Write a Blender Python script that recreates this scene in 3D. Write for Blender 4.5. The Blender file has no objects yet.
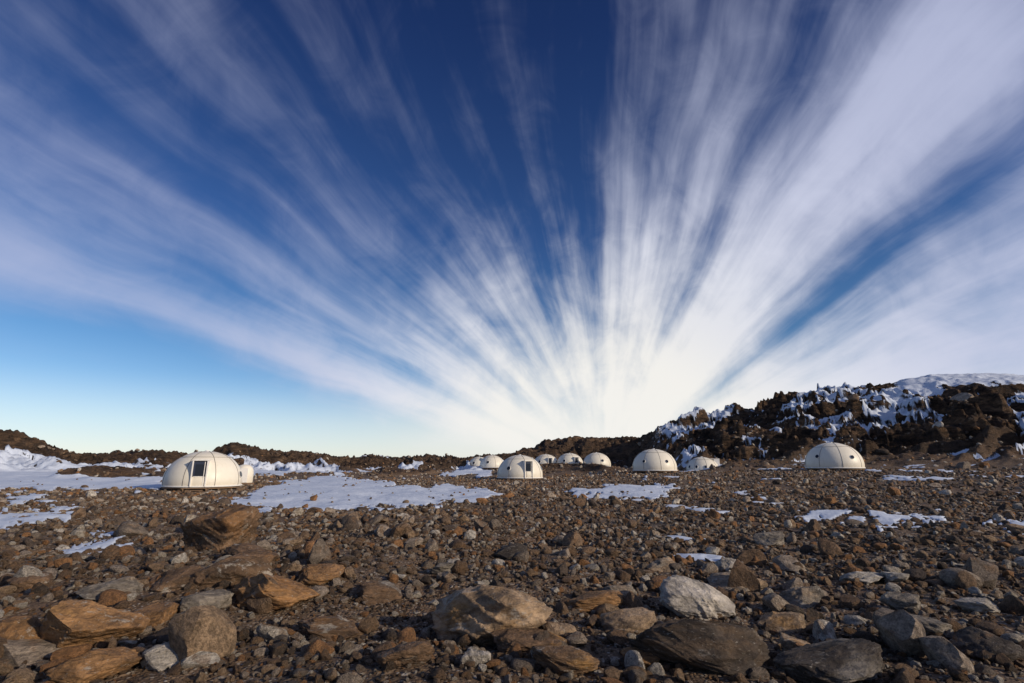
import bpy, bmesh, math, random
import numpy as np
from mathutils import Vector, Matrix, Euler
random.seed(7)
RNG = np.random.default_rng(11)
rad = math.radians
scene = bpy.context.scene
COL = scene.collection

# ------------------------------------------------------------------ noise
_P = RNG.permutation(1024)
_G = RNG.uniform(0, 2*np.pi, 1024)
_GX, _GY = np.cos(_G), np.sin(_G)
def pn(x, y, seed=0):
    xi = np.floor(x).astype(np.int64); yi = np.floor(y).astype(np.int64)
    xf = x-xi; yf = y-yi
    u = xf*xf*xf*(xf*(xf*6-15)+10); v = yf*yf*yf*(yf*(yf*6-15)+10)
    def g(i, j):
        h = _P[(_P[(i+seed*131) & 1023]+j) & 1023]
        return _GX[h], _GY[h]
    a = g(xi, yi); b = g(xi+1, yi); c = g(xi, yi+1); d = g(xi+1, yi+1)
    n00 = a[0]*xf+a[1]*yf; n10 = b[0]*(xf-1)+b[1]*yf
    n01 = c[0]*xf+c[1]*(yf-1); n11 = d[0]*(xf-1)+d[1]*(yf-1)
    return 1.45*((n00*(1-u)+n10*u)*(1-v)+(n01*(1-u)+n11*u)*v)
def fbm(x, y, sc, octv=4, seed=0, gain=.5):
    s = 0; a = 1.0; f = 1.0/sc
    for k in range(octv):
        s = s + a*pn(x*f+17.3*k, y*f-9.1*k, seed+k); a *= gain; f *= 2.03
    return s
def ridged(x, y, sc, octv=4, seed=0):
    s = 0; a = 1.0; f = 1.0/sc
    for k in range(octv):
        s = s + a*(1-2*np.abs(pn(x*f+5.3*k, y*f+3.7*k, seed+k))); a *= .5; f *= 2.1
    return s
def sstep(a, b, x):
    t = np.clip((x-a)/(b-a), 0, 1); return t*t*(3-2*t)

# ------------------------------------------------------------------ camera (eye = world origin)
PITCH = rad(13.6)
FPX = 512.0
def direction(px, py):
    u = px-512; v = py-341.5
    return np.array([u, FPX*math.cos(PITCH)+v*math.sin(PITCH), FPX*math.sin(PITCH)-v*math.cos(PITCH)])
def at_depth(px, py, Y):
    d = direction(px, py); return d*(Y/d[1])
def on_plane(px, py, z=-1.78):
    d = direction(px, py); return d*(z/d[2])

# domes: surveyed bearing, distance, diameter, door angle
DOMES = [
 (202, 490, 46, 6.0, -7), (520, 480.5, 70, 6.0, 22), (655, 473, 75, 6.1, 140),
 (703, 475, 84, 5.0, 100), (835, 471, 64, 6.2, 150),
 (479, 469, 128, 5.2, 30), (492, 469, 120, 5.6, 200),
 (546, 468.5, 128, 6.2, 20), (570, 468, 126, 6.4, 30), (597, 468, 120, 6.3, 160)]
ANCH = []
for d in DOMES:
    p = at_depth(d[0], d[1], d[2]); ANCH.append((p[0], p[1], p[2], 9.0 if d[2] < 110 else 14.0))
for (x, y, z) in [(0,3,-1.75),(-4,6,-1.70),(5,6,-1.72),(0,12,-1.8),(-10,14,-1.75),(10,14,-1.75),(-20,25,-1.9),
                  (0,26,-1.95),(20,25,-1.75),(0,40,-2.0),(-20,60,-2.1),(38,40,-1.2),(-50,50,-2.0),(60,60,-.4),
                  (-70,90,-1.0),(-90,100,-.8),(-20,100,-1.6),(10,100,-1.3),(50,95,0.2),(90,90,1.5),(0,0,-1.75),(-40,20,-1.8),(40,20,-1.4)]:
    ANCH.append((x, y, z, 9.0+0.12*math.hypot(x, y)))
ANCH = np.array(ANCH)

SKY = np.array([
 (-400,446,170),(-200,440,170),(-60,436,165),(0,436,160),(22,438,160),(42,443,160),(62,453,170),(90,458,185),(130,455,200),(160,454,200),(185,458,200),(212,452,180),
 (232,445,170),(246,448,170),(264,454,180),(300,456,190),(345,460,200),(370,456,200),(400,461,210),(430,456,210),(460,461,210),
 (480,458,210),(515,455,210),(533,450,205),(545,441,200),(570,438,200),(600,440,200),(640,438,190),(655,431,180),(680,421,175),(700,417,172),
 (740,411,170),(760,408,168),(790,400,165),(830,393,165),(860,391,165),(890,385,168),(905,380,170),(930,376,172),(960,375,175),(1024,375,180),
 (1200,380,185),(1500,400,190)], float)
SB = np.array([math.atan2(direction(a, b)[0], direction(a, b)[1]) for a, b, c in SKY])
SE = np.array([direction(a, b)[2]/math.hypot(*direction(a, b)[:2]) for a, b, c in SKY])
def bearing(px): return math.atan2(px-512, 527.0)

def base_ground(x, y):
    num = np.zeros_like(x); den = np.zeros_like(x)+1e-9
    for ax, ay, az, s in ANCH:
        w = np.exp(-((x-ax)**2+(y-ay)**2)/(2*s*s))
        num += w*az; den += w
    num += 0.02*-1.7; den += 0.02
    return num/den

def inpoly(px, py, poly):
    ins = np.zeros(px.shape, bool); n = len(poly)
    for i in range(n):
        x1, y1 = poly[i]; x2, y2 = poly[(i+1) % n]
        if y1 == y2: continue
        c = ((y1 > py) != (y2 > py)) & (px < (x2-x1)*(py-y1)/(y2-y1)+x1)
        ins ^= c
    return ins
SNOW = [
 [(228,502),(258,488),(285,480),(330,476.5),(375,480),(400,484),(450,484),(492,487),(502,492),(470,499),(430,502),(385,504),(330,507),(270,508),(238,506)],
 [(566,488),(600,487),(640,483),(668,486),(671,492),(655,496),(610,495),(570,494)],
 [(80,545),(96,536),(120,529),(139,531),(137,537),(112,542),(92,548)],
 [(-60,512),(0,514),(30,510),(60,506),(80,504),(77,512),(50,518),(20,523),(-60,530)],
 [(-80,475.5),(0,475),(60,474),(110,474),(158,473),(166,475),(160,486),(110,488),(60,487),(0,489),(-80,492)],
 [(245,471),(300,470),(345,471),(340,473),(290,475),(250,476)],
 [(796,514),(830,512),(850,513),(852,518),(820,521),(798,519)],
 [(858,519),(885,516),(915,520),(910,526),(870,527)],
 [(912,517),(934,516),(935,521),(915,523)],
 [(985,520),(1010,522),(1040,524),(1050,531),(1005,531)],
 [(1015,475),(1060,475),(1060,479),(1020,479)],
 [(0,497),(40,495),(60,499),(20,501)],
 [(448,474),(480,472),(500,473),(480,477),(455,477)],
 [(394,471),(420,470),(432,472),(410,475)],
 [(735,471),(790,470),(800,473),(760,475)],
 [(870,472),(905,471),(910,474),(880,475)],
]
def terrain(x, y):
    r = np.hypot(x, y)+1e-6; b = np.arctan2(x, y)
    z = base_ground(x, y)
    damp = np.ones_like(x)
    for d in DOMES:
        p = at_depth(d[0], d[1], d[2])
        damp *= 1-.9*np.exp(-((x-p[0])**2+(y-p[1])**2)/(2*4.5**2))
    z = z + damp*(0.16*fbm(x, y, 9, 3, 3)+0.05*fbm(x, y, 1.6, 4, 9)*sstep(60, 20, r)) + .10*damp*fbm(x, y, 3.5, 3, 40)
    z = z + .22*np.exp(-((x+5.2)**2/8+(y-8.5)**2/6)) + .12*np.exp(-((x+.6)**2/3+(y-4.8)**2/1.2))
    # hills
    rr = np.interp(b, SB, SKY[:, 2]); el = np.interp(b, SB, SE)
    hr = rr*el
    right = sstep(bearing(625), bearing(700), b)
    mid = sstep(bearing(525), bearing(548), b)*(1-right)
    left = 1-sstep(bearing(60), bearing(300), b)
    rf = 106*(1-right)+80*right+50*mid
    t = np.clip((r-rf)/(rr-rf), 0, 1.0)
    back = np.clip((r-rr)/400, 0, 1)
    prof = np.where(right > .5, .45*sstep(0, 1, t)+.55*t, sstep(0, 1, t))
    hz = z*(1-prof)+hr*prof
    z2 = np.where(r > rf, hz, z)
    z2 = z2 - back*(12+.3*z2)
    amp = sstep(0, .22, t)*(1-back)
    wx = x+7*fbm(x, y, 25, 3, 21); wy = y+7*fbm(x, y, 25, 3, 22)
    crag = ridged(wx, wy*1.3, 34, 3, 31)-.9
    crag2 = ridged(wx, wy, 10, 4, 35)-.95
    fine = ridged(x, y, 3.0, 3, 38)-.9
    edge = np.exp(-((t-1)/.10)**2)
    capz = right*sstep(bearing(870), bearing(930), b)*sstep(.5, .7, t)
    cz = right*(3.4*crag+2.5*crag2+.9*fine)*(1-.8*capz)+(1-right)*(1.0*crag+1.8*crag2+.65*fine)
    z2 = z2 + amp*cz*(1-.5*edge)
    st = 3.1
    q = (z2+2.2*fbm(x, y, 12, 4, 55))/st
    fq = q-np.floor(q)
    z2 = z2 + right*amp*(sstep(.5, .92, fq)-fq)*st*.45*(1-capz)*(1-.5*edge)
    oc = sstep(.2, .7, fbm(x, y*.6, 16, 3, 61))*sstep(62, 85, r)*(1-sstep(0, .5, t))*(1-right)*damp
    z2 = z2 + oc*(.9+.7*crag2)
    # ---- snow
    u = 512+527*np.tan(np.clip(b, -1.3, 1.3)); v = 465+ 527*1.8/np.maximum(y, .5)
    k = np.clip((v-465)/18, .25, 2.2)
    uu = u+14*fbm(u/18, v/3.2, 1.3, 5, 91, .55)*k**.5; vv = v+3.0*fbm(u/20, v/3.2, 1.1, 5, 95, .55)*k
    sn = np.zeros_like(x)
    for poly in SNOW: sn = np.maximum(sn, inpoly(uu, vv, poly).astype(float))
    rem = sstep(.66, .72, fbm(x, y*.6, 7, 5, 97, .55))*sstep(50, 58, r)*(1-sstep(85, 95, r))*sstep(bearing(600), bearing(330), b)
    sn = np.maximum(sn, rem)*(1-.9*sstep(.3, .6, oc))
    sn = sn*(y > 3)*(r < 130)
    hollow = -crag2*.6-crag*.4+.9*fbm(x, y*.7, 30, 3, 71)
    sl = sstep(.24, .34, hollow+.06*left-.7*sstep(.45, .85, t)*(.35+left))*sstep(100, 112, r)*(1-right)*(1-mid*.6)
    h2 = -crag2*.6-.2*crag+.75*fbm(x, y*.7, 12, 4, 74)-.25*fine
    sr = sstep(.22, .30, h2+.30*fbm(x, y, 45, 2, 75)-.15*sstep(.7, .9, t))*right*sstep(.02, .10, t)*(r < 260)
    cap = right*sstep(bearing(900), bearing(922), b)*sstep(.66, .70, t+.06*fbm(x, y, 10, 4, 72)+.35*(b-bearing(960)))
    def blob(px, tt, sb, stt): return np.exp(-((b-bearing(px))/sb)**2-((t-tt)/stt)**2)
    g = np.maximum.reduce([blob(684, .80, .05, .16), blob(722, .86, .035, .10), blob(838, .80, .042, .16), blob(812, .64, .04, .12), blob(660, .68, .03, .25), blob(862, .90, .025, .06), blob(880, .5, .035, .08), blob(930, .35, .03, .06), blob(760, .45, .03, .08)])
    gg = sstep(.36, .46, g*1.05+.50*fbm(x, y*.8, 8, 5, 73, .65)+.30*h2)*right
    sn = np.clip(np.maximum.reduce([sn, sl, sr, cap, gg]), 0, 1)
    z2 = z2 + sn*np.where(r < 80, np.clip(r/350, .05, .22), .12)
    return z2, sn, np.clip(right*amp+.75*amp*(1-right)+oc*.8, 0, 1)

# ------------------------------------------------------------------ node helpers
def newmat(name):
    m = bpy.data.materials.new(name); m.use_nodes = True
    nt = m.node_tree; nt.nodes.clear()
    return m, nt
class NT:
    def __init__(s, nt): s.nt = nt
    def n(s, typ, **kw):
        nd = s.nt.nodes.new(typ)
        for k, v in kw.items(): setattr(nd, k, v)
        return nd
    def set(s, sock, v):
        if isinstance(v, bpy.types.NodeSocket): s.nt.links.new(v, sock)
        elif v is not None: sock.default_value = v
    def math(s, op, a, b=None, c=None, clamp=False):
        nd = s.n('ShaderNodeMath', operation=op, use_clamp=clamp)
        s.set(nd.inputs[0], a)
        if b is not None: s.set(nd.inputs[1], b)
        if c is not None: s.set(nd.inputs[2], c)
        return nd.outputs[0]
    def mr(s, v, a, b, c=0., d=1., smooth=True):
        nd = s.n('ShaderNodeMapRange'); nd.interpolation_type = 'SMOOTHSTEP' if smooth else 'LINEAR'
        s.set(nd.inputs[0], v)
        for i, q in enumerate((a, b, c, d)): s.set(nd.inputs[i+1], q)
        return nd.outputs[0]
    def mix(s, f, a, b, blend='MIX'):
        nd = s.n('ShaderNodeMix', data_type='RGBA', blend_type=blend)
        s.set(nd.inputs[0], f); s.set(nd.inputs[6], a); s.set(nd.inputs[7], b)
        return nd.outputs[2]
    def noise(s, vec, scale, detail=4, rough=.55, dist=0., typ=None):
        nd = s.n('ShaderNodeTexNoise')
        if vec is not None: s.set(nd.inputs['Vector'], vec)
        nd.inputs['Scale'].default_value = scale; nd.inputs['Detail'].default_value = detail
        nd.inputs['Roughness'].default_value = rough; nd.inputs['Distortion'].default_value = dist
        return nd.outputs['Fac']
    def vor(s, vec, scale, feature='F1', rnd=1.):
        nd = s.n('ShaderNodeTexVoronoi', feature=feature)
        s.set(nd.inputs['Vector'], vec); nd.inputs['Scale'].default_value = scale
        nd.inputs['Randomness'].default_value = rnd
        return nd
    def ramp(s, f, stops, interp='LINEAR'):
        nd = s.n('ShaderNodeValToRGB'); cr = nd.color_ramp; cr.interpolation = interp
        while len(cr.elements) < len(stops): cr.elements.new(.5)
        for e, (p, c) in zip(cr.elements, stops):
            e.position = p; e.color = (*c, 1) if len(c) == 3 else c
        s.set(nd.inputs[0], f); return nd.outputs[0]
    def bump(s, h, strength, dist, nrm=None):
        nd = s.n('ShaderNodeBump'); s.set(nd.inputs['Height'], h)
        nd.inputs['Strength'].default_value = strength; nd.inputs['Distance'].default_value = dist
        if nrm is not None: s.set(nd.inputs['Normal'], nrm)
        return nd.outputs[0]
    def out(s, col, rough, nrm=None, spec=.3, **kw):
        b = s.n('ShaderNodeBsdfPrincipled'); o = s.n('ShaderNodeOutputMaterial')
        s.set(b.inputs['Base Color'], col); s.set(b.inputs['Roughness'], rough)
        b.inputs['Specular IOR Level'].default_value = spec
        for k, v in kw.items(): s.set(b.inputs[k], v)
        if nrm is not None: s.set(b.inputs['Normal'], nrm)
        s.nt.links.new(b.outputs[0], o.inputs[0]); return b

def simple(name, col, rough=.6, var=.12, scale=6, metallic=0., spec=.3):
    m, nt = newmat(name); N = NT(nt)
    tc = N.n('ShaderNodeTexCoord').outputs['Object']
    f = N.noise(tc, scale, 5)
    c = N.mix(f, (*[v*(1-var) for v in col], 1), (*[min(1, v*(1+var)) for v in col], 1))
    N.out(c, rough, N.bump(N.noise(tc, scale*8, 3), .15, .01), spec, Metallic=metallic)
    return m

# ground
def ground_material():
    m, nt = newmat('ground'); N = NT(nt)
    geo = N.n('ShaderNodeNewGeometry'); P = geo.outputs['Position']
    nzs = N.n('ShaderNodeSeparateXYZ'); N.set(nzs.inputs[0], geo.outputs['Normal'])
    sn = N.n('ShaderNodeAttribute', attribute_name='snow').outputs['Fac']
    rk = N.n('ShaderNodeAttribute', attribute_name='rock').outputs['Fac']
    big = N.noise(P, .12, 5, .6); mid = N.noise(P, 1.1, 6, .65); fin = N.noise(P, 14, 6, .7)
    soil = N.ramp(mid, [(.25, (.050, .034, .024)), (.48, (.118, .080, .052)), (.62, (.185, .125, .080)), (.8, (.25, .175, .115))])
    soil = N.mix(N.mr(big, .42, .60), soil, N.mix(.6, soil, (.18, .098, .055, 1)))
    v1 = N.vor(P, 26); v2 = N.vor(P, 9)
    def stonecol(v):
        h = N.n('ShaderNodeSeparateColor'); N.set(h.inputs[0], v.outputs['Color'])
        return N.ramp(h.outputs[0], [(0, (.055, .045, .038)), (.25, (.15, .11, .075)), (.5, (.26, .19, .13)), (.68, (.29, .175, .09)), (.84, (.34, .30, .255)), (1, (.48, .45, .40))])
    d1 = N.mr(v1.outputs['Distance'], .25, .60, 1, 0); d2 = N.mr(v2.outputs['Distance'], .2, .50, 1, 0)
    c = N.mix(N.math('MULTIPLY', d1, .8), soil, stonecol(v1))
    sel = N.mr(N.noise(P, 3.3, 2), .42, .50)
    c = N.mix(N.math('MULTIPLY', N.math('MULTIPLY', d2, .85), sel), c, stonecol(v2))
    c = N.mix(N.mr(fin, .3, .75, .0, .45), c, (.035, .026, .02, 1))
    # bedrock of the hills
    Pm = N.n('ShaderNodeMapping'); N.set(Pm.inputs[0], P); Pm.inputs['Scale'].default_value = (1, 1, 2.6)
    r1 = N.noise(Pm.outputs[0], .45, 9, .72, .5); r2 = N.noise(Pm.outputs[0], .07, 4, .6)
    rc = N.ramp(r1, [(.30, (.013, .011, .010)), (.43, (.048, .034, .026)), (.50, (.115, .073, .047)), (.58, (.22, .135, .078)), (.72, (.35, .245, .16))])
    rc = N.mix(N.mr(r2, .42, .58, 0, .8), rc, N.mix(1., rc, (.45, .44, .46, 1), 'MULTIPLY'))
    c = N.mix(rk, c, rc)
    # snow
    edge = N.noise(P, 2.2, 5, .65); edge2 = N.noise(P, .8, 6, .75)
    sm = N.mr(N.math('ADD', sn, N.math('MULTIPLY', N.math('SUBTRACT', N.mix(rk, edge, edge2), .5), 1.25)), .42, .54)
    slope = N.mr(N.math('ADD', nzs.outputs[2], N.math('MULTIPLY', N.math('SUBTRACT', edge2, .5), .4)), .50, .62)
    sm = N.math('MULTIPLY', sm, slope)
    scol = N.mix(N.noise(P, .5, 5), (.50, .58, .72, 1), (.66, .72, .82, 1))
    scol = N.mix(N.mr(N.noise(P, 5, 5, .7), .60, .74, 0, .35), scol, (.35, .30, .25, 1))
    c = N.mix(sm, c, scol)
    hgt = N.math('ADD', N.math('ADD', N.math('MULTIPLY', d1, .35), N.math('MULTIPLY', N.math('MULTIPLY', d2, sel), 1.0)), N.math('MULTIPLY', fin, .5))
    hgt = N.math('MULTIPLY', hgt, N.math('SUBTRACT', 1.0, sm))
    nb = N.bump(hgt, .9, .03)
    nr = N.bump(N.math('MULTIPLY', r1, N.math('MULTIPLY', rk, N.math('SUBTRACT', 1.0, sm))), 1.0, 2.6, nb)
    ns = N.bump(N.math('MULTIPLY', N.noise(P, 1.6, 4), sm), .5, .15, nr)
    N.out(c, N.mix(sm, (.85,)*3+(1,), (.6,)*3+(1,)), ns, .2)
    return m

def rock_material(name, hero=None):
    m, nt = newmat(name); N = NT(nt)
    tc = N.n('ShaderNodeTexCoord').outputs['Object']
    rnd = N.n('ShaderNodeObjectInfo').outputs['Random']
    off = N.n('ShaderNodeVectorMath', operation='ADD'); N.set(off.inputs[0], tc)
    cmb = N.n('ShaderNodeCombineXYZ'); s50 = N.math('MULTIPLY', rnd, 57.0)
    N.set(cmb.inputs[0], s50); N.set(cmb.inputs[1], N.math('MULTIPLY', rnd, 31.0)); N.set(off.inputs[1], cmb.outputs[0])
    V = off.outputs[0]
    if hero is None:
        base = N.ramp(rnd, [(0, (.08, .060, .046)), (.08, (.17, .112, .072)), (.24, (.24, .165, .108)), (.38, (.12, .092, .074)), (.46, (.34, .245, .162)),
                            (.55, (.33, .175, .08)), (.64, (.21, .175, .145)), (.74, (.38, .32, .265)), (.85, (.48, .44, .38)), (.93, (.62, .59, .54))], 'CONSTANT')
        sc = 2.2
    else:
        base = (*hero[0], 1); sc = 1.0
    n1 = N.noise(V, 2.2*sc, 7, .65, .4); n2 = N.noise(V, 9*sc, 6, .7); n3 = N.noise(V, 1.0*sc, 4, .6, .6)
    c = N.mix(N.mr(n1, .3, .7), N.mix(1., base, (.55, .53, .51, 1), 'MULTIPLY'), N.mix(1., base, (1.4, 1.35, 1.28, 1), 'MULTIPLY'))
    stain = (*(hero[1] if hero else (.28, .15, .065)), 1)
    c = N.mix(N.mr(n3, .53, .66, 0, .75 if hero else .45), c, stain)
    c = N.mix(N.mr(n2, .35, .62, .5, 0), c, (.03, .025, .021, 1))
    c = N.mix(N.mr(N.noise(V, 24*sc, 4, .7), .60, .70, 0, .5), c, (.48, .45, .40, 1))
    if hero: c = N.mix(N.mr(N.noise(V, 3.1, 6, .75, .5), .57, .66, 0, .7 if hero[0][0] > .1 else .3), c, (.42, .39, .34, 1))
    mp = N.n('ShaderNodeMapping'); N.set(mp.inputs[0], V); mp.inputs['Scale'].default_value = (1.4, 1.4, 4.0); mp.inputs['Rotation'].default_value = (.45, .35, 0)
    bd = N.noise(mp.outputs[0], 1.3*sc, 7, .68, .6)
    c = N.mix(N.mr(bd, .5, .62, 0, .3), c, N.mix(1., c, (.35, .33, .32, 1), 'MULTIPLY'))
    h = N.math('ADD', N.math('ADD', N.math('MULTIPLY', n1, .9), N.math('MULTIPLY', n2, .45)), N.math('MULTIPLY', bd, .2))
    N.out(c, .82, N.bump(h, .9, .12), .25)
    return m

# ------------------------------------------------------------------ terrain mesh
def build_ground():
    r = .6; rs = []
    while r < 6000:
        rs.append(r); r *= (1.0085 if r < 80 else 1.0045 if r < 215 else 1.03)
    rs = np.array(rs)
    fr = np.arange(-51, 51.01, .105)
    side = np.arange(51+1.2, 360-51-.6, 1.2)
    ang = np.radians(np.concatenate([fr, side]))
    nA, nR = len(ang), len(rs)
    A, R = np.meshgrid(ang, rs)
    x = (R*np.sin(A)).ravel(); y = (R*np.cos(A)).ravel()
    z, sn, rk = terrain(x, y)
    co = np.stack([x, y, z], 1)
    c0 = np.array([[0, 0, z[:nA].mean()]])
    co = np.concatenate([co, c0]).astype(np.float32)
    i = np.arange(nR-1)[:, None]*nA; j = np.arange(nA)[None, :]; j2 = (j+1) % nA
    q = np.stack([i+j, i+nA+j, i+nA+j2, i+j2], -1).reshape(-1, 4)
    tri = np.stack([np.full(nA, nR*nA), np.arange(nA), (np.arange(nA)+1) % nA], 1)
    me = bpy.data.meshes.new('ground')
    nq, ntr = len(q), len(tri)
    a, b2, c2 = co[q[0, 0]], co[q[0, 1]], co[q[0, 2]]
    if np.cross(b2-a, c2-a)[2] < 0: q = q[:, ::-1]
    a, b2, c2 = co[tri[0, 0]], co[tri[0, 1]], co[tri[0, 2]]
    if np.cross(b2-a, c2-a)[2] < 0: tri = tri[:, ::-1]
    me.vertices.add(len(co)); me.vertices.foreach_set('co', co.ravel())
    me.loops.add(nq*4+ntr*3); me.loops.foreach_set('vertex_index', np.concatenate([q.ravel(), tri.ravel()]).astype(np.int32))
    me.polygons.add(nq+ntr)
    ls = np.concatenate([np.arange(nq)*4, nq*4+np.arange(ntr)*3]).astype(np.int32)
    me.polygons.foreach_set('loop_start', ls)
    me.polygons.foreach_set('use_smooth', np.ones(nq+ntr, bool))
    me.update(calc_edges=True); me.validate()
    for nm, arr in (('snow', sn), ('rock', rk)):
        at = me.attributes.new(nm, 'FLOAT', 'POINT'); at.data.foreach_set('value', np.concatenate([arr, [0]]).astype(np.float32))
    ob = bpy.data.objects.new('ground', me); COL.objects.link(ob)
    me.materials.append(ground_material()); return ob
build_ground()

# ------------------------------------------------------------------ rocks
def rock_mesh(name, sub, seed, cuts=9, rough=.05, flat=1.0, hard=.97):
    rr = np.random.default_rng(seed)
    bm = bmesh.new(); bmesh.ops.create_icosphere(bm, subdivisions=sub, radius=1)
    co = np.array([v.co[:] for v in bm.verts])
    for _ in range(cuts):
        n = rr.normal(size=3); n /= np.linalg.norm(n)
        d = rr.uniform(.42, .85)
        s = co@n; over = np.clip(s-d, 0, None)
        co -= np.outer(over*hard, n)
    sc = rr.uniform(.7, 1.15, 3); co *= sc*np.array([1, 1, flat])
    nrm = co/np.linalg.norm(co, axis=1)[:, None]
    disp = 0
    for k, (f, a) in enumerate([(1.6, 1.), (3.7, .55), (8.5, .3), (18, .16)]):
        if sub < 5 and f > 6: break
        o = rr.uniform(0, 50, 3)
        disp = disp + a*(pn(co[:, 0]*f+o[0]+co[:, 2]*f*.7, co[:, 1]*f+o[1]-co[:, 2]*f*.6, 3)+pn(co[:, 1]*f+o[2]+3, co[:, 2]*f+o[0], 5))*.5
    co = co+nrm*(disp*rough*1.6)[:, None]
    if sub >= 5:
        ax = rr.normal(size=3)*.6+np.array([0, 0, 1]); ax /= np.linalg.norm(ax)
        h = co@ax*3.0+1.3*pn(co[:, 0]*1.5, co[:, 1]*1.5, 8)
        f = h-np.floor(h); co += nrm*(((f**4)-.2)*rough*.6)[:, None]
    mx = (co.max(0)-co.min(0)).max(); co = co/mx
    co -= (co.max(0)+co.min(0))/2
    for v, c in zip(bm.verts, co): v.co = c
    me = bpy.data.meshes.new(name); bm.to_mesh(me); bm.free()
    me.polygons.foreach_set('use_smooth', np.ones(len(me.polygons), bool))
    return me
rock_mat = rock_material('field_stone')
src = bpy.data.collections.new('stone_shapes')
NS = 24
for i in range(NS):
    me = rock_mesh('stone_shape', 3, 100+i, cuts=12 if i % 3 else 7, rough=.05, hard=.97 if i % 2 else .78)
    me.materials.append(rock_mat)
    try: me.set_sharp_from_angle(angle=rad(28))
    except Exception: pass
    o = bpy.data.objects.new('stone_shape_%02d' % i, me); src.objects.link(o)

def scatter(name, specs, seed):
    rr = np.random.default_rng(seed)
    X = []; S = []
    for (smin, smax, dens, r0, r1, half, pw) in specs:
        th = rad(half); n = int(dens*th*(r1*r1-r0*r0))
        r = np.sqrt(rr.uniform(r0*r0, r1*r1, n)); b = rr.uniform(-th, th, n)
        x = r*np.sin(b); y = r*np.cos(b)
        cl = fbm(x, y, max(1.2, smax*9), 3, 200+int(smax*100))
        keep = rr.uniform(size=n) < np.clip(.7+.8*cl, .2, 1)
        if smax > 1.2: keep &= (b > bearing(640))
        x, y = x[keep], y[keep]
        s = smin*(smax/smin)**(rr.uniform(size=len(x))**pw)
        X.append(np.stack([x, y], 1)); S.append(s)
    X = np.concatenate(X); S = np.concatenate(S)
    z, sn, rk = terrain(X[:, 0], X[:, 1])
    ok = (sn < .5) | ((rr.uniform(size=len(S)) < .02) & (S > .12) & (S < .5))
    for d in DOMES:
        p = at_depth(d[0], d[1], d[2]); ok &= np.hypot(X[:, 0]-p[0], X[:, 1]-p[1]) > d[3]/2+.5+S
    ok &= np.hypot(X[:, 0], X[:, 1]) > 1.3
    X, S, z = X[ok], S[ok], z[ok]; n = len(S)
    sc = S[:, None]*rr.uniform(.75, 1.35, (n, 3)); sc[:, 2] *= rr.uniform(.5, 1.0, n)
    rot = np.stack([rr.normal(0, .3, n), rr.normal(0, .3, n), rr.uniform(0, 6.28, n)], 1)
    flip = rr.uniform(size=n) < .4; rot[flip, 0] += np.pi
    co = np.stack([X[:, 0], X[:, 1], z+sc[:, 2]*rr.uniform(.05, .28, n)], 1)
    me = bpy.data.meshes.new(name); me.vertices.add(n); me.vertices.foreach_set('co', co.astype(np.float32).ravel())
    for nm, arr in (('rot', rot), ('scl', sc)):
        a = me.attributes.new(nm, 'FLOAT_VECTOR', 'POINT'); a.data.foreach_set('vector', arr.astype(np.float32).ravel())
    a = me.attributes.new('pick', 'INT', 'POINT'); a.data.foreach_set('value', rr.integers(0, NS, n).astype(np.int32))
    ob = bpy.data.objects.new(name, me); COL.objects.link(ob)
    ng = bpy.data.node_groups.new(name+'_nodes', 'GeometryNodeTree')
    ng.interface.new_socket('Geometry', in_out='INPUT', socket_type='NodeSocketGeometry')
    ng.interface.new_socket('Geometry', in_out='OUTPUT', socket_type='NodeSocketGeometry')
    gi = ng.nodes.new('NodeGroupInput'); go = ng.nodes.new('NodeGroupOutput')
    ip = ng.nodes.new('GeometryNodeInstanceOnPoints'); ci = ng.nodes.new('GeometryNodeCollectionInfo')
    ci.inputs['Collection'].default_value = src
    ci.inputs['Separate Children'].default_value = True; ci.inputs['Reset Children'].default_value = True
    def na(nm, t):
        q = ng.nodes.new('GeometryNodeInputNamedAttribute'); q.data_type = t; q.inputs[0].default_value = nm; return q.outputs[0]
    er = ng.nodes.new('FunctionNodeEulerToRotation')
    L = ng.links.new
    L(gi.outputs[0], ip.inputs['Points']); L(ci.outputs[0], ip.inputs['Instance'])
    ip.inputs['Pick Instance'].default_value = True
    L(na('pick', 'INT'), ip.inputs['Instance Index']); L(na('rot', 'FLOAT_VECTOR'), er.inputs[0]); L(er.outputs[0], ip.inputs['Rotation'])
    L(na('scl', 'FLOAT_VECTOR'), ip.inputs['Scale']); L(ip.outputs[0], go.inputs[0])
    md = ob.modifiers.new('scatter', 'NODES'); md.node_group = ng
    print(name, n)
    return ob
scatter('gravel', [(.02, .045, 260, 1.3, 8, 65, 1.3), (.04, .09, 110, 1.3, 17, 60, 1.3)], 1)
scatter('field_stones', [(.08, .17, 28, 2.0, 40, 56, 1.2), (.15, .30, 5.2, 3.0, 75, 55, 1.3), (.28, .65, .55, 5, 130, 55, 1.6)], 2)
scatter('hillside_boulders', [(.5, 1.2, .05, 90, 190, 55, 1.6), (.6, 1.8, .03, 80, 190, 55, 1.6), (1.2, 3.0, .008, 92, 180, 55, 1.6)], 3)

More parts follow.
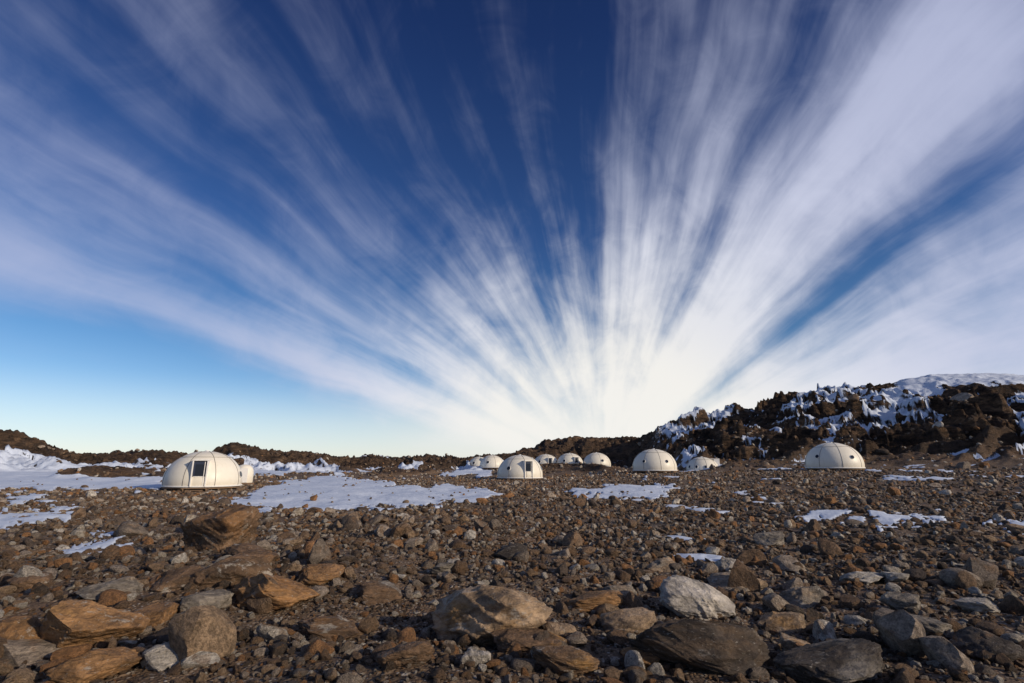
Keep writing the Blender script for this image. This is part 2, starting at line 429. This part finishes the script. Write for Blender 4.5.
B_ = (.19, .122, .075); O_ = (.33, .19, .088); G_ = (.25, .225, .195); W_ = (.52, .49, .45); D_ = (.07, .058, .050); T_ = (.40, .295, .20)
ST = (.28, .145, .058); SO = (.40, .225, .08); SD = (.12, .08, .05)
HERO = [
 (218,552,80,.60,.8,B_,ST,1,.3),(232,588,78,.44,.8,B_,ST,2,1.2),(84,652,100,.52,.8,O_,SO,3,.6),(56,643,36,.55,.8,T_,SO,4,2),
 (168,668,50,.48,.9,W_,G_,5,.8),(492,648,126,.48,.75,T_,SO,66,.4),(475,668,32,.5,.8,W_,G_,7,.5),(592,612,62,.26,.8,O_,SO,8,.1),
 (694,617,84,.42,.8,W_,G_,9,.4),(700,672,140,.38,.55,D_,SD,10,-.35),(783,632,52,.30,.9,T_,SO,11,.3),(835,684,120,.24,.7,D_,G_,12,.2),
 (862,584,44,.3,.9,W_,G_,13,1),(566,676,74,.36,.9,B_,SO,14,.6),(272,606,90,.34,.8,O_,ST,15,.2),(530,655,80,.24,.8,B_,SO,16,.4),
 (628,632,56,.32,.9,T_,SO,17,1.8),(800,606,44,.40,.9,G_,T_,18,.9),(905,612,40,.42,.9,G_,T_,19,.5),(978,614,36,.42,.9,W_,G_,20,.4),
 (96,684,80,.38,.9,O_,ST,21,.2),(10,655,60,.6,.9,O_,ST,22,1.4),(112,600,60,.35,.9,G_,T_,23,.3),(250,566,60,.34,.9,B_,ST,24,.1),
 (205,612,50,.42,.9,G_,ST,25,.4),(735,592,60,.25,.9,T_,G_,26,.3),(620,600,36,.40,.9,G_,T_,27,.6),(560,640,34,.45,.9,T_,SO,28,.6),
 (330,640,70,.28,.9,B_,ST,29,.6),(380,600,44,.38,.9,B_,G_,30,.6),(180,590,60,.34,.9,B_,ST,31,.9),(320,585,46,.4,.9,O_,ST,32,.9),
 (770,545,34,.4,.9,G_,T_,33,.9),(664,572,34,.4,.9,T_,G_,34,.9),(512,560,40,.42,.9,D_,G_,35,.9),(930,636,46,.4,.9,G_,W_,36,.9),
 (800,660,46,.38,.9,T_,SO,37,.9),(985,660,60,.36,.9,D_,ST,38,.9),(30,590,40,.42,.9,B_,ST,39,.9),(405,668,60,.34,.9,B_,ST,40,.2),(150,625,44,.42,.9,O_,ST,41,.2),
 (640,668,40,.4,.9,O_,ST,42,.2),(900,585,34,.4,.9,W_,G_,43,.2),(730,570,26,.45,.9,W_,G_,44,.2),(445,575,30,.4,.9,G_,G_,45,.2)]
mats = {}
for (px, py, w, hw, dw, c, s, sd, yaw) in HERO:
    p = on_plane(px, py, -1.72)
    for _ in range(6):
        zz = terrain(np.array([p[0]]), np.array([p[1]]))[0][0]; p = on_plane(px, py, zz)
    dist = math.hypot(p[0], p[1])
    wid = w/ (FPX/ (p[1]*math.cos(PITCH)+p[2]*math.sin(PITCH)))
    key = (c, s)
    if key not in mats: mats[key] = rock_material('boulder_stone', key)
    me = rock_mesh('boulder', 6 if w > 60 else 5, 500+sd*3, cuts=14, rough=.075, hard=.9 if sd % 2 else .8)
    me.materials.append(mats[key])
    ex = np.array([v.co[:] for v in me.vertices]); ext = ex.max(0)-ex.min(0)
    ob = bpy.data.objects.new('boulder', me); COL.objects.link(ob)
    H = wid*hw*1.25
    ob.scale = (wid/ext[0]*1.02, wid*dw/ext[1], H/ext[2])
    ob.rotation_euler = (random.uniform(-.16, .16), random.uniform(-.18, .18), yaw*.35)
    k = wid*dw*.35/dist
    ob.location = (p[0]*(1+k), p[1]*(1+k), zz+H*.5-H*.30)

# ------------------------------------------------------------------ domes
m_shell, nt = newmat('dome_shell'); N = NT(nt)
tc = N.n('ShaderNodeTexCoord').outputs['Object']
f = N.noise(tc, 1.2, 5)
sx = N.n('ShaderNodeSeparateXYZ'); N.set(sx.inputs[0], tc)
c = N.mix(f, (.72, .68, .57, 1), (.83, .79, .69, 1))
mpz = N.n('ShaderNodeMapping'); N.set(mpz.inputs[0], tc); mpz.inputs['Scale'].default_value = (3, 3, .35)
c = N.mix(N.mr(N.noise(mpz.outputs[0], 1.4, 5, .7), .5, .75, 0, .25), c, (.48, .43, .34, 1))
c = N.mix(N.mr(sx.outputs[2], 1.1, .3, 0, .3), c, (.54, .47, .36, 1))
N.out(c, .42, N.bump(N.noise(tc, 2.5, 3), .25, .05), .35)
m_seam = simple('dome_seam', (.22, .20, .18), .6)
m_glass = simple('window_glass', (.02, .026, .038), .12, spec=.35)
m_frame = simple('window_frame', (.76, .75, .72), .5)
m_wood = simple('deck_timber', (.20, .13, .08), .8, .3, 9)
m_dark = simple('plinth_painted_shade', (.06, .05, .045), .9)  # near-black colour stands in for the shade beneath the dome floors
m_blue = simple('door_panel', (.03, .04, .07), .35)

def mk(name, bm, mat, parent, smooth=False):
    me = bpy.data.meshes.new(name); bmesh.ops.recalc_face_normals(bm, faces=bm.faces); bm.to_mesh(me); bm.free()
    if smooth: me.polygons.foreach_set('use_smooth', np.ones(len(me.polygons), bool))
    me.materials.append(mat); o = bpy.data.objects.new(name, me); COL.objects.link(o); o.parent = parent; return o
def box(bm, size, M, bev=.0):
    r = bmesh.ops.create_cube(bm, size=1, matrix=M@Matrix.Diagonal((*size, 1)))
    if bev:
        es = list({e for v in r['verts'] for e in v.link_edges})
        bmesh.ops.bevel(bm, geom=es, offset=bev, segments=1, affect='EDGES')
T = Matrix.Translation
def RZ(a): return Matrix.Rotation(a, 4, 'Z')
def tube(bm, pts, r, n=6):
    rings = []
    for i, p in enumerate(pts):
        a = pts[max(i-1, 0)]; b = pts[min(i+1, len(pts)-1)]
        t = (b-a).normalized(); s = t.cross(Vector((.13, .2, .97))).normalized(); w = s.cross(t)
        rings.append([bm.verts.new(p+r*(math.cos(6.2832*k/n)*s+math.sin(6.2832*k/n)*w)) for k in range(n)])
    for i in range(len(rings)-1):
        for k in range(n): bm.faces.new((rings[i][k], rings[i][(k+1) % n], rings[i+1][(k+1) % n], rings[i+1][k]))
PL = .36
def prof(R, H, e):
    a = -.16+e*(math.pi/2+.16)
    return R*math.cos(a)**.94 if math.cos(a) > 0 else 0, H*(math.sin(a)+math.sin(.16))/(1+math.sin(.16))
def dome(px, py, Y, D, door, wins):
    p = at_depth(px, py, Y); R = D/2; H = R*.97
    e0 = bpy.data.objects.new('dome_tent', None); COL.objects.link(e0)
    e0.location = (p[0], p[1], p[2])
    face = math.atan2(-p[1], -p[0])
    e0.rotation_euler = (0, 0, face)
    bm = bmesh.new(); ns, nl = 96, 28; rings = []
    for j in range(nl):
        r, z = prof(R, H, j/nl)
        rings.append([bm.verts.new((r*math.cos(2*math.pi*k/ns), r*math.sin(2*math.pi*k/ns), PL+z)) for k in range(ns)])
    top = bm.verts.new((0, 0, PL+H))
    for j in range(nl-1):
        for k in range(ns): bm.faces.new((rings[j][k], rings[j][(k+1) % ns], rings[j+1][(k+1) % ns], rings[j+1][k]))
    for k in range(ns): bm.faces.new((rings[-1][k], rings[-1][(k+1) % ns], top))
    mk('shell', bm, m_shell, e0, True)
    bm = bmesh.new(); nm = 8
    for k in range(nm):
        a = 2*math.pi*(k+.37)/nm
        pts = []
        for j in range(0, 25):
            r, z = prof(R+.004, H+.004, j/26)
            pts.append(Vector((r*math.cos(a), r*math.sin(a), PL+z)))
        tube(bm, pts, .026, 5)
    r, z = prof(R+.004, H+.004, .62)
    tube(bm, [Vector((r*math.cos(2*math.pi*k/64), r*math.sin(2*math.pi*k/64), PL+z)) for k in range(65)], .026, 5)
    mk('seams', bm, m_seam, e0, True)
    bm = bmesh.new(); r, z = prof(R, H, 0)
    tube(bm, [Vector(((r+.03)*math.cos(2*math.pi*k/64), (r+.03)*math.sin(2*math.pi*k/64), PL+.02)) for k in range(65)], .07, 6)
    mk('base_rim', bm, m_frame, e0, True)
    bm = bmesh.new()
    bmesh.ops.create_cone(bm, segments=24, radius1=r-.05, radius2=r-.05, depth=.12, cap_ends=True, matrix=T((0, 0, PL-.11)))
    for k in range(14):
        a = 2*math.pi*k/14; box(bm, (.12, .12, PL+.5), RZ(a)@T((r-.25, 0, (PL-.5)/2-.1)))
    mk('timber_floor', bm, m_wood, e0)
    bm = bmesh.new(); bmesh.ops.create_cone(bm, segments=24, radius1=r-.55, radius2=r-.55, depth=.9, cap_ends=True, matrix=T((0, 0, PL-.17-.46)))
    mk('underfloor_shade', bm, m_dark, e0)  # solid dark drum, painted as the shadow between floor and ground
    bm = bmesh.new(); bmesh.ops.create_cone(bm, segments=20, radius1=.22, radius2=.14, depth=.10, cap_ends=True, matrix=T((0, 0, PL+H+.03)))
    mk('vent_cap', bm, m_frame, e0)
    A = RZ(rad(door))
    dw, dh = .95, 1.95
    xo = R*1.0
    bm = bmesh.new()
    box(bm, (.85, .10, dh+.12), A@T((xo-.36, -dw/2-.05, PL+dh/2+.06)), .015)
    box(bm, (.85, .10, dh+.12), A@T((xo-.36, dw/2+.05, PL+dh/2+.06)), .015)
    box(bm, (1.35, dw+.24, .10), A@T((xo-.60, 0, PL+dh+.175)), .02)
    mk('door_surround', bm, m_frame, e0)
    bm = bmesh.new(); box(bm, (.06, dw-.01, dh+.08), A@T((xo-.10, 0, PL+dh/2+.04)))
    mk('door', bm, m_blue, e0)
    bm = bmesh.new()
    box(bm, (.02, dw*.66, dh*.80), A@T((xo-.058, 0, PL+dh*.52)))
    mk('door_glazing', bm, m_glass, e0)
    bm = bmesh.new(); box(bm, (.05, .05, dh+.02), A@T((xo-.03, dw*.36, PL+dh/2+.04))); box(bm, (.05, dw*.66, .05), A@T((xo-.028, -.02, PL+dh*.42)))
    mk('door_frame', bm, m_frame, e0)
    bm = bmesh.new()
    for k in range(7): box(bm, (.16, 1.9, .045), A@T((xo+.16+k*.175, 0, PL-.07)))
    for s in (-.8, .8):
        box(bm, (1.25, .08, .14), A@T((xo+.68, s, PL-.165)))
        for q in (.2, 1.15): box(bm, (.09, .09, .8), A@T((xo+q, s, PL-.64)))
    for k in range(2): box(bm, (.28, 1.2, .05), A@T((xo+1.5+.26*k, 0, PL-.21-.15*k)))
    mk('entrance_deck', bm, m_wood, e0)
    bg = bmesh.new(); bf = bmesh.new()
    for (wa, we, ww, wh) in wins:
        a = rad(wa); r, z = prof(R, H, we); r2, z2 = prof(R, H, we+.02)
        tilt = math.atan2(r-r2, z2-z)
        M = RZ(a)@T((r, 0, PL+z))@Matrix.Rotation(-tilt, 4, 'Y')@Matrix.Rotation(math.pi/2, 4, 'Y')
        for bmx, sc, dz in ((bf, 1.0, .05), (bg, .86, .085)):
            bmesh.ops.create_cone(bmx, segments=20, radius1=.5, radius2=.47, depth=.10, cap_ends=True, matrix=M@T((0, 0, dz-.04))@Matrix.Diagonal((wh*sc, ww*sc, 1, 1)))
    if wins:
        mk('window_frames', bf, m_frame, e0); mk('window_panes', bg, m_glass, e0)
    else: bg.free(); bf.free()
WINS = [
 [(68, .22, .6, .6), (150, .34, .7, .7)],
 [(-30, .28, .6, .6), (75, .28, .6, .6)],
 [(-28, .28, .45, .5), (35, .28, .45, .5)],
 [(-50, .25, .45, .55), (-20, .25, .45, .55), (12, .25, .45, .55), (45, .25, .45, .55)],
 [(-33, .30, .5, .5), (40, .28, .5, .5)],
 [(-30, .28, .7, .7)], [(-20, .28, .7, .7)], [(-30, .28, .7, .7), (60, .28, .7, .7)], [(-25, .28, .7, .7)], [(25, .28, .7, .7)]]
for d, w in zip(DOMES, WINS): dome(*d, w)

p = at_depth(243, 482, 56)
zz = terrain(np.array([p[0]]), np.array([p[1]]))[0][0]
e0 = bpy.data.objects.new('toilet_pod', None); COL.objects.link(e0); e0.location = (p[0], p[1], zz); e0.rotation_euler = (0, 0, math.atan2(-p[1], -p[0]))
bm = bmesh.new(); rings = []
pr = [(.9, 0), (.92, .1), (.92, 1.0), (.86, 1.35), (.72, 1.6), (.5, 1.78), (.22, 1.86)]
for r, z in pr: rings.append([bm.verts.new((r*math.cos(2*math.pi*k/32), r*math.sin(2*math.pi*k/32), z+.2)) for k in range(32)])
for j in range(len(rings)-1):
    for k in range(32): bm.faces.new((rings[j][k], rings[j][(k+1) % 32], rings[j+1][(k+1) % 32], rings[j+1][k]))
bm.faces.new(rings[-1]); mk('shell', bm, m_shell, e0, True)
bm = bmesh.new(); box(bm, (.08, .7, 1.45), T((.9, 0, .95)), .01); mk('door', bm, m_frame, e0)
bm = bmesh.new(); box(bm, (2.1, 2.1, .5), T((0, 0, -.06))); mk('base', bm, m_wood, e0)

# ------------------------------------------------------------------ sky
SUN_EL, SUN_AZ = 20.0, 118.0
w = bpy.data.worlds.new('World'); scene.world = w; w.use_nodes = True
nt = w.node_tree; nt.nodes.clear(); N = NT(nt)
sky = N.n('ShaderNodeTexSky', sky_type='NISHITA'); sky.sun_disc = False
sky.sun_elevation = rad(SUN_EL); sky.sun_rotation = rad(SUN_AZ); sky.altitude = 1200; sky.air_density = 1.0; sky.dust_density = .6; sky.ozone_density = 2.0
G = N.n('ShaderNodeTexCoord').outputs['Generated']
VA = rad(9.8)
def dot(v, w_):
    nd = N.n('ShaderNodeVectorMath', operation='DOT_PRODUCT'); N.set(nd.inputs[0], v); nd.inputs[1].default_value = w_; return nd.outputs['Value']
nz = N.n('ShaderNodeVectorMath', operation='NORMALIZE'); N.set(nz.inputs[0], G); Dn = nz.outputs[0]
wn = N.n('ShaderNodeTexNoise'); N.set(wn.inputs['Vector'], Dn); wn.inputs['Scale'].default_value = 2.0; wn.inputs['Detail'].default_value = 2
ws = N.n('ShaderNodeVectorMath', operation='SUBTRACT'); N.set(ws.inputs[0], wn.outputs['Color']); ws.inputs[1].default_value = (.5, .5, .5)
wz = N.n('ShaderNodeVectorMath', operation='SCALE'); N.set(wz.inputs[0], ws.outputs[0])
perp = dot(Dn, (math.cos(VA), -math.sin(VA), 0)); along = dot(Dn, (math.sin(VA), math.cos(VA), 0)); zc = dot(Dn, (0, 0, 1))
zpos = N.math('MAXIMUM', N.math('ADD', zc, .02), .004)
rho = N.math('SQRT', N.math('ADD', N.math('MULTIPLY', perp, perp), N.math('MULTIPLY', zpos, zpos)))
wz.inputs['Scale'].default_value = .16
wsep = N.n('ShaderNodeSeparateXYZ'); N.set(wsep.inputs[0], wz.outputs[0])
phi0 = N.math('ARCTAN2', perp, zpos)
phi = N.math('ADD', phi0, N.math('MULTIPLY', wsep.outputs[0], N.math('MINIMUM', N.math('MULTIPLY', rho, 1.6), 1.0)))
t = N.math('DIVIDE', along, rho)
lt = N.math('LOGARITHM', N.math('ADD', N.math('ABSOLUTE', t), .35), 2.718)
cov_stops = [(-90,0),(-80,.0),(-76,.14),(-73,.40),(-69.5,.78),(-66,.62),(-62,.24),(-57,.46),(-52,.24),(-46,.12),(-41,.30),(-34,.08),(-27,.18),(-19,.06),
 (-10,.12),(-3,.06),(2,.12),(5.5,.44),(13,.46),(20,.40),(27,.28),(32,.52),(38,.88),(44,.80),(49,.38),(53,.06),(57,.34),(62,.84),(76,.92),(90,.7)]
f01 = N.mr(phi, -math.pi/2, math.pi/2, 0, 1, False)
cov = N.ramp(f01, [((a+90)/180, (v, v, v)) for a, v in cov_stops], 'LINEAR')
def vec(a, b, c=0.):
    nd = N.n('ShaderNodeCombineXYZ'); N.set(nd.inputs[0], a); N.set(nd.inputs[1], b); N.set(nd.inputs[2], c); return nd.outputs[0]
def mul(a, k): return N.math('MULTIPLY', a, k)
near = N.mr(t, .5, 4.6, 0, 1)
soft = N.mr(t, 1.6, 6.0, 1.0, .3)
s1 = N.noise(vec(mul(phi, 6.0), mul(lt, .9), 5.1), 1, 2, .5, .2)
s2 = N.noise(vec(mul(phi, 16.0), mul(lt, 1.5), 7.7), 1, 3, .5, .3)
s3 = N.noise(vec(mul(phi, 8.0), mul(lt, 6.0), 1.3), 1, 5, .62, 1.2)
s4 = N.noise(vec(mul(phi, 2.6), mul(lt, 2.1), 2.3), 1, 4, .55, .5)
s5 = N.noise(vec(mul(phi, 38.0), mul(lt, 2.6), 4.3), 1, 4, .55, .3)
den = N.math('ADD', N.math('ADD', mul(N.math('SUBTRACT', s1, .5), 1.0), N.math('MULTIPLY', soft, mul(N.math('SUBTRACT', s2, .5), .66))),
             N.math('ADD', mul(N.math('SUBTRACT', s3, .5), .40), mul(N.math('SUBTRACT', s4, .5), 1.1)))
den = N.math('ADD', den, N.math('MULTIPLY', soft, mul(N.math('SUBTRACT', s5, .5), .28)))
rightf = N.mr(phi, -1.38, -1.0, 0, 1)
cc = N.math('ADD', N.math('ADD', cov, den), N.math('MULTIPLY', N.math('MULTIPLY', near, .56), rightf))
op = N.mr(cc, -.03, 1.12, 0, 1)
band = N.math('MULTIPLY', N.mr(phi0, -1.36, -1.22, 0, 1), N.mr(phi0, -1.15, -.85, 1, 0))
amax = N.math('ADD', N.mr(near, 0, .45, .46, .97), N.math('ADD', N.mr(phi0, .1, .7, 0, .40), N.math('MULTIPLY', band, .22)))
op = N.math('MULTIPLY', op, N.math('MINIMUM', amax, .97))
el = N.math('ARCSINE', zc)
grade = N.ramp(N.mr(el, 0, rad(60), 0, 1, False), [(0, (1.02, 1.04, 1.18)), (.07, (.88, .98, 1.10)), (.2, (.52, .78, 1.0)), (.42, (.32, .52, .86)), (.75, (.20, .32, .64)), (1, (.15, .25, .5))])
base = N.mix(1., sky.outputs[0], grade, 'MULTIPLY')
ccol = N.ramp(near, [(0, (5.0, 5.4, 7.4)), (.35, (7.3, 7.5, 8.4)), (1, (9.1, 8.9, 8.5))])
col = N.mix(op, base, ccol)
glow = N.mr(N.math('SQRT', N.math('ADD', mul(N.math('MULTIPLY', perp, perp), .35), N.math('MULTIPLY', zpos, zpos))), .06, .30, .55, 0)
glow = N.math('MULTIPLY', glow, N.mr(along, 0, .5, 0, 1))
col = N.mix(glow, col, (9.2, 9.0, 8.5, 1))
hz = N.mr(el, 0, rad(9), 1, 0)
hzr = N.mr(phi0, -1.55, -1.15, .40, .85)
col = N.mix(N.math('MULTIPLY', hz, hzr), col, (9.0, 8.9, 8.5, 1))
bg = N.n('ShaderNodeBackground'); N.set(bg.inputs[0], col); bg.inputs[1].default_value = .10
o = N.n('ShaderNodeOutputWorld'); nt.links.new(bg.outputs[0], o.inputs[0])

# ------------------------------------------------------------------ sun
sd = bpy.data.lights.new('sun', 'SUN'); sd.energy = 3.6; sd.angle = rad(1.2); sd.color = (1, .84, .64)
so = bpy.data.objects.new('sun', sd); COL.objects.link(so)
dv = Vector((math.sin(rad(SUN_AZ))*math.cos(rad(SUN_EL)), math.cos(rad(SUN_AZ))*math.cos(rad(SUN_EL)), math.sin(rad(SUN_EL))))
so.rotation_euler = dv.to_track_quat('Z', 'Y').to_euler()

cd = bpy.data.cameras.new('camera'); cam = bpy.data.objects.new('camera', cd); COL.objects.link(cam)
cd.lens = 18; cd.sensor_width = 36; cd.clip_start = .05; cd.clip_end = 20000
cam.rotation_euler = (rad(90)+PITCH, 0, 0)
scene.camera = cam
scene.view_settings.view_transform = 'Standard'; scene.view_settings.look = 'None'; scene.view_settings.exposure = 0
